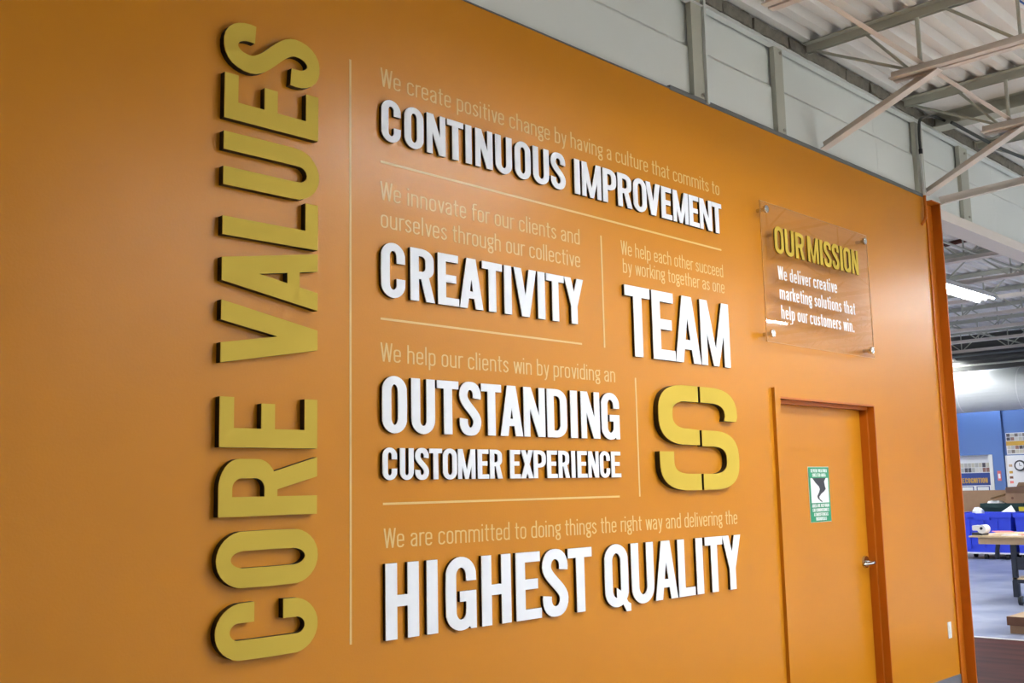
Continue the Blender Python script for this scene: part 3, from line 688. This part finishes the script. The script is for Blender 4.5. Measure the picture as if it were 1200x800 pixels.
for a, b in ((5.50, 5.78), (5.84, 6.12)): 
    box('certificate', NAVY, (24.150, 24.154, a, b, 1.225, 1.40), t); box('certificate_sheet', PAPER, (24.147, 24.150, a+.02, b-.02, 1.24, 1.385), t)
t = thing('photo_banner', 'photo collage banner with a yellow band high on the blue wall', 'poster', (23.98, 4.6, 2.06))
box('banner_sheet', PAPER, (23.985, 24, 4.0, 5.02, 2.06, 2.52), t)
collage(t, 5.01, 4.02, 2.35, 2.51, 23.984, 12, 2); collage(t, 5.01, 4.02, 2.08, 2.25, 23.984, 12, 2)
box('yellow_band', OCHRE, (23.978, 23.984, 4.0, 5.02, 2.25, 2.34), t)
t = thing('white_board', 'white notice board below the photo banner on the blue wall', 'board', (23.98, 4.5, 1.1))
box('board_panel', PAPER, (23.975, 24, 3.6, 5.03, 1.05, 2.04), t)
box('board_frame', HOUS, (23.965, 24, 5.03, 5.06, 1.05, 2.04), t)
for z, m in ((1.80, CARDL), (1.66, OCHRE), (1.55, CARDD), (1.45, REDP)): box('small_note', m, (23.97, 23.975, 4.93, 5.0, z, z+.05), t)
t = thing('wall_clock', 'round wall clock with dark rim on the white board', 'clock', (23.97, 4.77, 1.82))
yc, zc = 4.765, 1.82
bm = bmesh.new(); add_tube(bm, [(23.972, yc, zc), (23.935, yc, zc)], .115, 28); obj('clock_rim', bm, DARKM, t)
bm = bmesh.new(); add_tube(bm, [(23.94, yc, zc), (23.932, yc, zc)], .085, 28); obj('clock_face', bm, PAPER, t)
bm = bmesh.new(); add_box(bm, 23.928, 23.932, yc-.005, yc+.005, zc, zc+.06); add_box(bm, 23.928, 23.932, yc-.045, yc, zc-.005, zc+.005); obj('clock_hands', bm, BLKPRINT, t)
t = thing('red_wall_sign', 'narrow red and white upright sign on the blue wall by the seam', 'sign', (23.99, 5.22, 1.51))
box('red_panel', REDP, (23.985, 24, 5.18, 5.255, 1.51, 1.72), t); box('white_stripe', PAPER, (23.982, 23.985, 5.195, 5.24, 1.56, 1.66), t)
# duct
t = thing('air_duct', 'large round white air duct crossing before the blue wall', 'duct', (22.9, 5, 2.93))
bm = bmesh.new(); add_tube(bm, [(22.9, 1.0, 3.38), (22.9, 9.9, 3.36)], .43, 40); obj('duct_skin', bm, DUCTM, t, smooth=False)
y = 1.8
while y < 9.8: bm = bmesh.new(); add_tube(bm, [(22.9, y, 3.372), (22.9, y+.02, 3.372)], .434, 40); obj('duct_seam', bm, HOUS, t); y += 1.2
# bins
def bin_(name, label, m, x0, x1, y0, y1, z0, z1, group=None, dolly=True, rim=.03):
    t = thing(name, label, 'bin', ((x0+x1)/2, (y0+y1)/2, 0), group)
    bm = bmesh.new(); k = .04; T = .02
    def loop(i, z, kk): return [bm.verts.new(p) for p in ((x0+i+kk, y0+i+kk, z), (x1-i-kk, y0+i+kk, z), (x1-i-kk, y1-i-kk, z), (x0+i+kk, y1-i-kk, z))]
    L = [loop(0, z0, k), loop(0, z1, 0), loop(T, z1, 0), loop(T, z0+T, k)]
    for a, b in zip(L, L[1:]):
        for q in range(4): bm.faces.new((a[q], a[(q+1) % 4], b[(q+1) % 4], b[q]))
    bm.faces.new(L[0][::-1]); bm.faces.new(L[3]); obj('bin_shell', bm, m, t)
    bm = bmesh.new(); r = rim; yc = (y0+y1)/2
    # rim with a dip on the near side
    add_box(bm, x0-.02, x0+.01, y0-.02, yc-.13, z1-.08, z1+.01); add_box(bm, x0-.02, x0+.01, yc+.13, y1+.02, z1-.08, z1+.01); add_box(bm, x0-.024, x0+.01, yc-.15, yc+.15, z1-.13, z1-.045)
    add_box(bm, x1-.01, x1+.02, y0-.02, y1+.02, z1-.06, z1+.01); add_box(bm, x0, x1, y0-.02, y0+.01, z1-.06, z1+.01); add_box(bm, x0, x1, y1-.01, y1+.02, z1-.06, z1+.01)
    obj('bin_rim', bm, m, t)
    for q in range(1, 4):
        yy_ = y0+(y1-y0)*q/4; bm = bmesh.new(); add_box(bm, x0-.005, x0+.03, yy_-.015, yy_+.015, z0+.08, z1-.12); obj('rib', bm, m, t)
    if dolly:
        box('dolly_frame', PLASTER, (x0+.02, x1-.02, y0+.03, y1-.03, z0-.03, z0), t)
        for a in (x0+.1, x1-.1):
            for b in (y0+.12, (y0+y1)/2, y1-.12): tube('caster', RUBBER, [(a-.03, b-.03, .05), (a-.03, b+.03, .05)], .05, t, 12)
    return t
bin_('storage_bin', 'large blue plastic bin on casters, left one behind the table', BLUEB, 21.8, 22.55, 4.29, 5.36, .13, .885, 'blue bins on casters')
bin_('storage_bin', 'large blue plastic bin on casters, right one at the picture edge', BLUEB, 21.8, 22.55, 3.32, 4.22, .13, .885, 'blue bins on casters')
bin_('green_bin', 'dark green plastic bin with yellow label behind the blue bins', GREENB, 22.75, 23.25, 3.3, 5.18, .1, 1.05, None, False)
for o in C.objects:
    if o.name == 'green_bin': box('yellow_label', YEL, (22.72, 22.73, 3.9, 4.44, .9, .985), o)
tag(box('large_carton', CARD, (23.35, 23.8, 4.70, 5.9, 0, 1.315), None, .004), 'tall plain brown cardboard box against the wall below the poster', 'box')
t = thing('open_carton', 'open brown cardboard box with raised flaps on the green bin', 'box', (22.95, 4.4, 1.06))
bm = bmesh.new(); add_box(bm, 22.74, 22.76, 4.0, 4.68, 1.065, 1.26); add_box(bm, 23.2, 23.22, 4.0, 4.68, 1.065, 1.26); add_box(bm, 22.76, 23.2, 4.0, 4.02, 1.065, 1.26); add_box(bm, 22.76, 23.2, 4.66, 4.68, 1.065, 1.26); add_box(bm, 22.74, 23.22, 4.0, 4.68, 1.06, 1.07)
obj('carton_body', bm, CARD, t)
def flap(pts, m, nm='flap'):
    bm = bmesh.new(); v = [bm.verts.new(p) for p in pts]; f = bm.faces.new(v); bmesh.ops.solidify(bm, geom=[f], thickness=.008); obj(nm, bm, m, t)
flap([(22.76, 4.68, 1.26), (23.2, 4.68, 1.26), (23.2, 5.03, 1.15), (22.76, 5.03, 1.15)], CARDL)
flap([(22.75, 4.0, 1.26), (22.75, 4.68, 1.26), (22.60, 4.62, 1.38), (22.60, 4.1, 1.40)], CARDL)
flap([(23.2, 4.0, 1.26), (23.2, 4.68, 1.26), (23.3, 4.6, 1.47), (23.3, 4.05, 1.47)], CARD)
flap([(22.76, 4.02, 1.26), (23.2, 4.02, 1.26), (23.2, 3.85, 1.42), (22.76, 3.85, 1.42)], CARDD)
for o in (22.737,):
    for yy_ in (4.55, 4.25):
        tube('print_mark', CARDD, [(22.741, yy_, 1.16), (22.736, yy_, 1.16)], .025, t, 10)
# crumpled paper / bags in the bins
def crumple(name, label, c, r, m, cat='paper'):
    bm = bmesh.new(); bmesh.ops.create_icosphere(bm, subdivisions=2, radius=1)
    for v in bm.verts:
        k = random.uniform(.72, 1.1); v.co = Vector((v.co.x*r[0]*k, v.co.y*r[1]*k, v.co.z*r[2]*k))+Vector(c)
    tag(obj(name, bm, m), label, cat)
crumple('white_bag', 'crumpled white bag showing over the left end of the blue bin', (22.1, 5.0, .87), (.2, .12, .14), PAPER, 'bag')
bm = bmesh.new(); v = [bm.verts.new(p) for p in ((22.2, 4.60, .9), (22.2, 4.32, .9), (22.3, 4.43, 1.03), (22.45, 4.5, .9))]
for f in ((0, 1, 2), (1, 3, 2), (3, 0, 2), (0, 3, 1)): bm.faces.new([v[i] for i in f])
tag(obj('folded_paper', bm, PAPER), 'pointed white folded paper standing in the blue bin', 'paper')
crumple('crumpled_paper', 'small crumpled white paper on the green bin left of the open carton', (22.9, 4.93, 1.06), (.1, .18, .06), PAPER)

# ------------------------------------------------------------------ work table
t = thing('work_table', 'rolling work table with pale plywood top and charcoal steel legs', 'table', (14.6, 1.2, 0))
box('table_top', WOOD, (13.98, 15.2, -.4, 2.065, .82, .842), t, .003)
box('front_rail', CARDL, (14.0, 14.05, -.35, 1.955, .738, .819), t)
for ya in (1.555, 0.0):
    for xa in (14.06, 15.1):
        bm = bmesh.new(); add_box(bm, xa-.03, xa+.03, ya-.03, ya+.03, .12, .738); add_box(bm, xa-.035, xa+.035, ya-.035, ya+.035, .10, .30); obj('leg', bm, DARKM, t, .004)
        cst = tube('caster', RUBBER, [(xa, ya-.055, .05), (xa, ya-.02, .05)], .05, t, 16)
        bm = bmesh.new(); add_box(bm, xa-.03, xa+.03, ya-.062, ya-.054, .04, .11); add_box(bm, xa-.03, xa+.03, ya-.02, ya-.012, .04, .11); add_box(bm, xa-.03, xa+.03, ya-.062, ya+.02, .10, .115); f = obj('caster_fork', bm, METAL, cst); f.location = (0, 0, 0)
for xa in (14.06, 15.1): box('side_panel', DARKM, (xa-.012, xa+.012, .03, 1.525, .43, .585), t)
box('lower_shelf', WOOD, (14.03, 15.13, -.03, 1.585, .315, .335), t)
box('shelf_rail', DARKM, (14.03, 14.06, .03, 1.525, .27, .315), t)
t2 = tag(tube('side_post', DARKM, [(15.0, 2.06, .80), (15.02, 2.1, .62), (15.1, 2.14, .5)], .03), 'dark bracket under the left end of the work table', 'bracket')
t2.parent = t; t2.location = -Vector(t.location); del t2['label']; del t2['category']
# machine on the table
t = thing('tape_dispenser', 'white desktop tape dispenser with rounded head at the left end of the work table', 'dispenser', (14.2, 1.98, .842))
bm = bmesh.new(); add_box(bm, 14.08, 14.3, 1.93, 2.06, .842, .875); obj('dispenser_base', bm, DARKM, t, .004)
bm = bmesh.new(); add_box(bm, 14.10, 14.28, 1.95, 2.06, .90, .965); obj('dispenser_body', bm, HOUS, t, .006)
bm = bmesh.new(); add_tube(bm, [(14.08, 1.935, .92), (14.24, 1.935, .92)], .055, 20); obj('dispenser_head', bm, HOUS, t)
tube('spindle', DARKM, [(14.07, 1.935, .93), (14.26, 1.935, .93)], .018, t, 12)
# sheets on the table
k = 0
for (xa, ya, a, m, lab) in ((14.25, 1.62, .2, PAPER, 'white sheet nearest the tape dispenser'), (14.35, 1.40, -.3, REDP, 'red printed sheet in the middle'), (14.2, 1.18, .1, PAPER, 'white sheet beside the red one'),
                       (14.5, 1.05, .5, REDP, 'red sheet at the back'), (14.3, .82, -.1, PAPER, 'white sheet toward the picture edge'), (14.3, 1.75, .5, REDP, 'small red sheet at the left')):
    bm = bmesh.new(); ca, sa = math.cos(a), math.sin(a); z = .843+k*.0075; k += 1
    P = [(-.15, -.11), (.15, -.11), (.15, .11), (-.15, .11)]
    vs = [bm.verts.new((xa+x*ca-y*sa, ya+x*sa+y*ca, z)) for x, y in P]; vt = [bm.verts.new((xa+x*ca-y*sa, ya+x*sa+y*ca, z+.006)) for x, y in P]
    bm.faces.new(vs[::-1]); bm.faces.new(vt)
    for q in range(4): bm.faces.new((vs[q], vs[(q+1) % 4], vt[(q+1) % 4], vt[q]))
    tag(obj('paper_stack', bm, m), lab+' on the work table', 'paper', 'papers on the work table')
# carton with lid on the floor
t = thing('lidded_carton', 'low cardboard box with a darker lid on the floor before the work table', 'box', (11.9, .4, 0))
bm = bmesh.new(); add_box(bm, 11.5, 12.25, -.2, .75, .0, .09); obj('carton_base', bm, CARD, t)
bm = bmesh.new(); add_box(bm, 11.48, 12.27, -.22, .77, .08, .165); obj('carton_lid', bm, CARDD, t)
bm = bmesh.new(); add_box(bm, 11.485, 12.265, -.215, .765, .165, .169); obj('lid_top', bm, CARDL, t)
